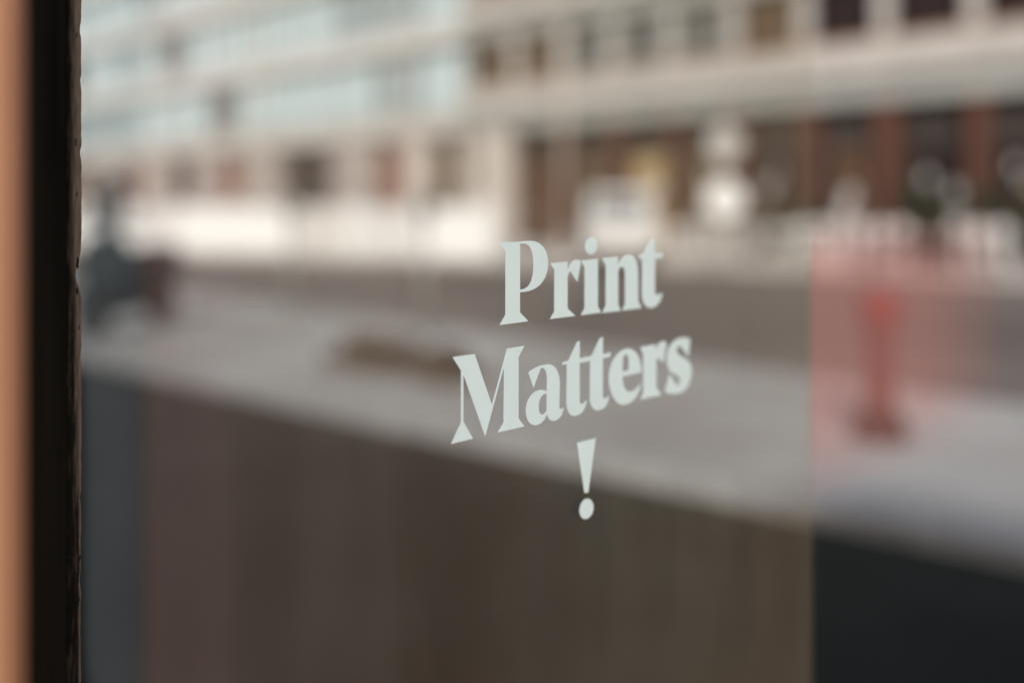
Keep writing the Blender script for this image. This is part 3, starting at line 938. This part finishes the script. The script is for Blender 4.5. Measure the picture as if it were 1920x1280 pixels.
LETTERS = {
    'P': ['M464.21,-24.97 L483.50,-25.15 C486.42,-24.81 491.58,-24.63 495.29,-24.82 C505.09,-25.49 511.83,-31.53 511.83,-40.60 C511.83,-52.33 502.81,-60.86 483.86,-60.02 L483.86,-73.98 L491.95,-80.70 L464.21,-81.05 L469.92,-74.47 L469.92,-31.15 Z', 'M483.86,-26.41 L487.89,-26.52 C493.80,-26.78 497.16,-32.65 497.16,-41.59 C497.16,-51.58 493.80,-58.64 483.86,-58.16 Z'],
    'r': ['M514.14,-41.21 L532.38,-40.92 L532.38,-47.24 C533.90,-43.45 536.95,-39.55 542.33,-39.76 C544.65,-39.84 546.60,-40.60 546.99,-41.65 L542.95,-56.19 L535.12,-47.73 C533.52,-49.35 532.38,-51.10 532.38,-52.64 L532.38,-74.75 L540.79,-80.69 L513.78,-80.98 L518.40,-75.67 L518.40,-45.85 Z'],
    'i': ['M547.22,-40.67 L565.87,-40.12 L565.87,-75.57 L569.68,-80.47 L546.60,-80.72 L550.90,-75.82 L550.90,-45.47 Z'],
    'i_dot': ['M558.17,-23.71 C562.17,-23.80 564.74,-26.82 564.74,-30.32 C564.74,-33.93 561.85,-36.80 557.86,-36.66 C554.05,-36.53 551.37,-33.61 551.37,-30.15 C551.37,-26.59 554.21,-23.62 558.17,-23.71 Z'],
    'n': ['M570.60,-39.87 L589.32,-39.70 L589.32,-46.43 C591.31,-41.92 596.11,-38.51 602.57,-38.73 C609.94,-39.10 613.66,-44.86 613.91,-52.17 L613.91,-74.61 L618.24,-80.50 L593.86,-80.86 L597.72,-76.36 L597.72,-53.48 C597.72,-50.39 596.11,-47.34 593.70,-47.24 C591.31,-47.13 589.56,-49.00 589.56,-52.06 L589.56,-75.79 L592.58,-80.86 L570.60,-80.85 L574.83,-75.53 L574.83,-45.57 Z'],
    't': ['M635.39,-26.32 L635.04,-38.54 L644.34,-38.16 L644.34,-42.34 L635.04,-42.64 L635.04,-69.11 C635.22,-70.72 636.94,-71.62 639.11,-71.38 L644.95,-70.35 C643.02,-77.62 636.94,-82.00 629.22,-81.45 C621.59,-80.80 618.41,-74.91 618.41,-69.15 L618.41,-42.22 L615.32,-42.31 L615.74,-39.20 L620.75,-38.06 L630.50,-27.11 Z'],
    'M': ['M422.52,-98.21 L441.65,-98.14 L457.26,-133.97 L471.50,-97.71 L488.13,-97.35 L482.44,-104.56 L482.44,-146.86 L488.13,-153.32 L462.50,-153.48 L468.20,-147.58 L468.20,-110.60 L451.01,-154.44 L431.73,-110.93 L431.73,-141.60 L440.24,-153.91 L420.96,-154.22 L429.70,-141.73 L429.70,-107.85 Z'],
    'a': ['M492.07,-116.31 C497.16,-113.75 505.33,-112.03 513.00,-112.97 C519.48,-114.04 524.20,-119.97 524.20,-128.97 L523.54,-145.07 C523.54,-146.19 524.40,-146.90 525.38,-146.77 L528.16,-145.95 C527.37,-150.57 523.41,-154.85 517.20,-153.83 C513.00,-153.11 511.20,-150.44 510.75,-147.48 C508.83,-152.30 504.07,-154.89 498.72,-154.07 C492.19,-153.07 489.42,-147.64 489.60,-142.45 C489.85,-134.23 497.16,-129.08 505.33,-130.13 C507.88,-130.46 509.79,-131.24 510.75,-132.25 L510.95,-125.53 C510.95,-118.87 509.15,-115.11 505.97,-114.84 C504.38,-114.66 503.94,-115.40 503.56,-116.24 L497.03,-127.84 Z', 'M510.31,-133.44 C505.33,-132.78 502.30,-136.79 502.30,-142.07 C502.30,-145.59 503.75,-147.35 505.97,-147.67 C508.52,-147.82 510.31,-146.31 510.31,-144.53 Z'],
    'tt': ['M526.54,-114.95 L527.14,-113.23 L533.18,-112.60 L542.75,-99.89 L545.62,-99.38 L545.46,-112.12 L558.68,-111.79 L568.08,-99.65 L571.74,-98.92 L571.50,-111.70 L580.63,-111.30 L580.14,-114.58 L571.50,-115.16 L571.50,-143.43 C571.74,-145.60 573.79,-145.87 575.84,-145.35 L578.98,-143.62 C577.90,-150.72 573.38,-154.36 565.25,-153.20 C559.64,-152.29 556.85,-147.79 556.85,-143.58 L556.85,-115.44 L545.46,-115.60 L545.46,-143.60 C545.62,-145.96 547.80,-146.53 549.75,-145.75 L553.45,-143.91 C552.11,-150.79 547.02,-154.76 539.29,-153.62 C534.32,-152.89 531.29,-148.33 531.29,-143.20 L531.29,-114.97 Z'],
    'e': ['M602.17,-110.58 C611.59,-111.53 618.24,-120.99 617.57,-130.97 L594.66,-131.52 C594.90,-138.99 598.52,-143.67 602.57,-144.19 C608.29,-144.58 613.24,-142.87 616.99,-138.91 C616.15,-148.47 606.65,-154.89 595.30,-153.30 C584.97,-151.86 578.40,-140.44 578.40,-130.84 C578.86,-118.26 589.72,-109.34 602.17,-110.58 Z', 'M598.52,-114.65 C601.35,-115.04 602.57,-118.78 602.57,-121.88 L602.17,-127.78 L594.66,-127.78 C594.10,-121.98 595.30,-114.41 598.52,-114.65 Z'],
    'r2': ['M616.74,-110.89 L635.65,-110.63 L635.65,-115.42 C637.81,-111.38 641.28,-108.78 646.09,-109.23 C648.73,-109.48 650.06,-110.42 650.50,-111.54 L646.09,-126.68 L638.24,-121.55 C637.37,-123.05 636.94,-124.07 636.94,-125.67 L636.94,-145.37 L643.90,-152.15 L616.15,-152.13 L620.33,-147.45 L620.33,-117.02 Z'],
    's': ['M673.06,-108.77 C677.21,-109.16 680.93,-110.16 682.79,-111.06 L680.27,-125.19 L669.66,-116.13 C667.11,-114.23 663.93,-115.01 664.20,-118.31 C664.56,-121.08 668.93,-123.17 673.52,-125.03 C680.93,-128.03 684.67,-132.59 684.67,-138.14 C684.20,-148.62 675.36,-155.50 660.77,-153.57 C655.39,-152.86 650.94,-151.74 647.85,-150.26 L654.49,-136.52 L662.57,-145.92 C664.38,-148.05 668.47,-146.65 668.47,-143.64 C668.02,-140.58 664.38,-138.78 659.87,-137.16 C652.72,-134.16 650.06,-129.27 650.50,-122.85 C651.38,-112.70 661.67,-107.72 673.06,-108.77 Z'],
    'ex': ['M542.75,-173.80 L563.37,-173.58 L554.92,-212.80 L550.59,-211.93 Z'],
    'ex_dot': ['M554.09,-216.91 C558.28,-217.66 561.24,-221.62 560.82,-225.45 C560.40,-229.83 555.76,-232.44 551.42,-231.49 C547.44,-230.45 545.21,-227.10 545.38,-223.83 C545.79,-218.95 549.51,-216.13 554.09,-216.91 Z'],
}


def flatten(path):
    pts = []
    toks = re.findall(r'([MLCZ])([^MLCZ]*)', path)
    for c, body in toks:
        n = [float(v) for v in re.findall(r'-?[\d.]+', body)]
        if c in 'ML':
            pts.append((n[0], n[1]))
        elif c == 'C':
            p0 = pts[-1]
            for i in range(1, 15):
                t = i / 14
                q = [(1 - t) ** 3 * p0[k] + 3 * (1 - t) ** 2 * t * n[k] + 3 * (1 - t) * t * t * n[2 + k] + t ** 3 * n[4 + k] for k in (0, 1)]
                pts.append(tuple(q))
    if math.hypot(pts[0][0] - pts[-1][0], pts[0][1] - pts[-1][1]) < 1e-3:
        pts.pop()
    return pts


def letter(name, label, paths):
    """Cut vinyl, 0.2 mm thick, stuck on the near face of the pane; outline in mm on the glass."""
    cu = bpy.data.curves.new(name, 'CURVE')
    cu.dimensions = '2D'
    cu.fill_mode = 'BOTH'
    cu.extrude = 0.0001
    for p in paths:
        pts = flatten(p)
        s_ = cu.splines.new('POLY')
        s_.points.add(len(pts) - 1)
        for q, (y, z) in zip(s_.points, pts):
            q.co = (y / 1000, z / 1000, 0, 1)
        s_.use_cyclic_u = True
    tmp = bpy.data.objects.new(name + '_tmp', cu)
    COL.objects.link(tmp)
    bpy.context.view_layer.update()
    me = bpy.data.meshes.new_from_object(tmp.evaluated_get(bpy.context.evaluated_depsgraph_get()))
    bpy.data.objects.remove(tmp)
    bpy.data.curves.remove(cu)
    # curve plane (u, v, w) -> glass plane (x = w, y = u, z = v)
    for v in me.vertices:
        u_, v_, w_ = v.co
        v.co = (w_ + 0.00035, u_ - 0.5, v_ + EYE)
    me.name = name
    me.materials.clear()
    me.materials.append(M['vinyl'])
    o = bpy.data.objects.new(name, me)
    COL.objects.link(o)
    o.parent = door
    o["label"] = label
    return o


NAMES = {'P': 'capital letter P', 'r': 'letter r of the upper word', 'i': 'stem of the letter i', 'i_dot': 'dot of the letter i', 'n': 'letter n', 't': 'letter t ending the upper word',
         'M': 'capital letter M', 'a': 'letter a', 'tt': 'double t joined by one crossbar', 'e': 'letter e', 'r2': 'letter r of the lower word', 's': 'letter s',
         'ex': 'wedge of the exclamation mark', 'ex_dot': 'dot of the exclamation mark'}
for k_, paths in LETTERS.items():
    letter('exclamation_mark' if k_.startswith('ex') else 'letter', NAMES[k_], paths)

# frosted pink acrylic panel clamped to the far edge of the glass
side = empty('acrylic_panel', (GX, 1.16, 1.15))
tag(side, 'frosted pink acrylic panel beyond the edge of the lettered glass, before the red bollard', 'panel')
bm = bmesh.new(); bm_box(bm, -0.005, -0.002, 0.8875 - 1.16, 1.427 - 1.16, 0.04, 0.345)
link('sheet', bm, 'film', side)
for z in (0.05, 0.335):
    bm = bmesh.new(); bm_box(bm, -0.0015, 0.002, 0.880 - 1.16, 0.893 - 1.16, z - 0.004, z + 0.004)
    link('clip', bm, 'glass', side)
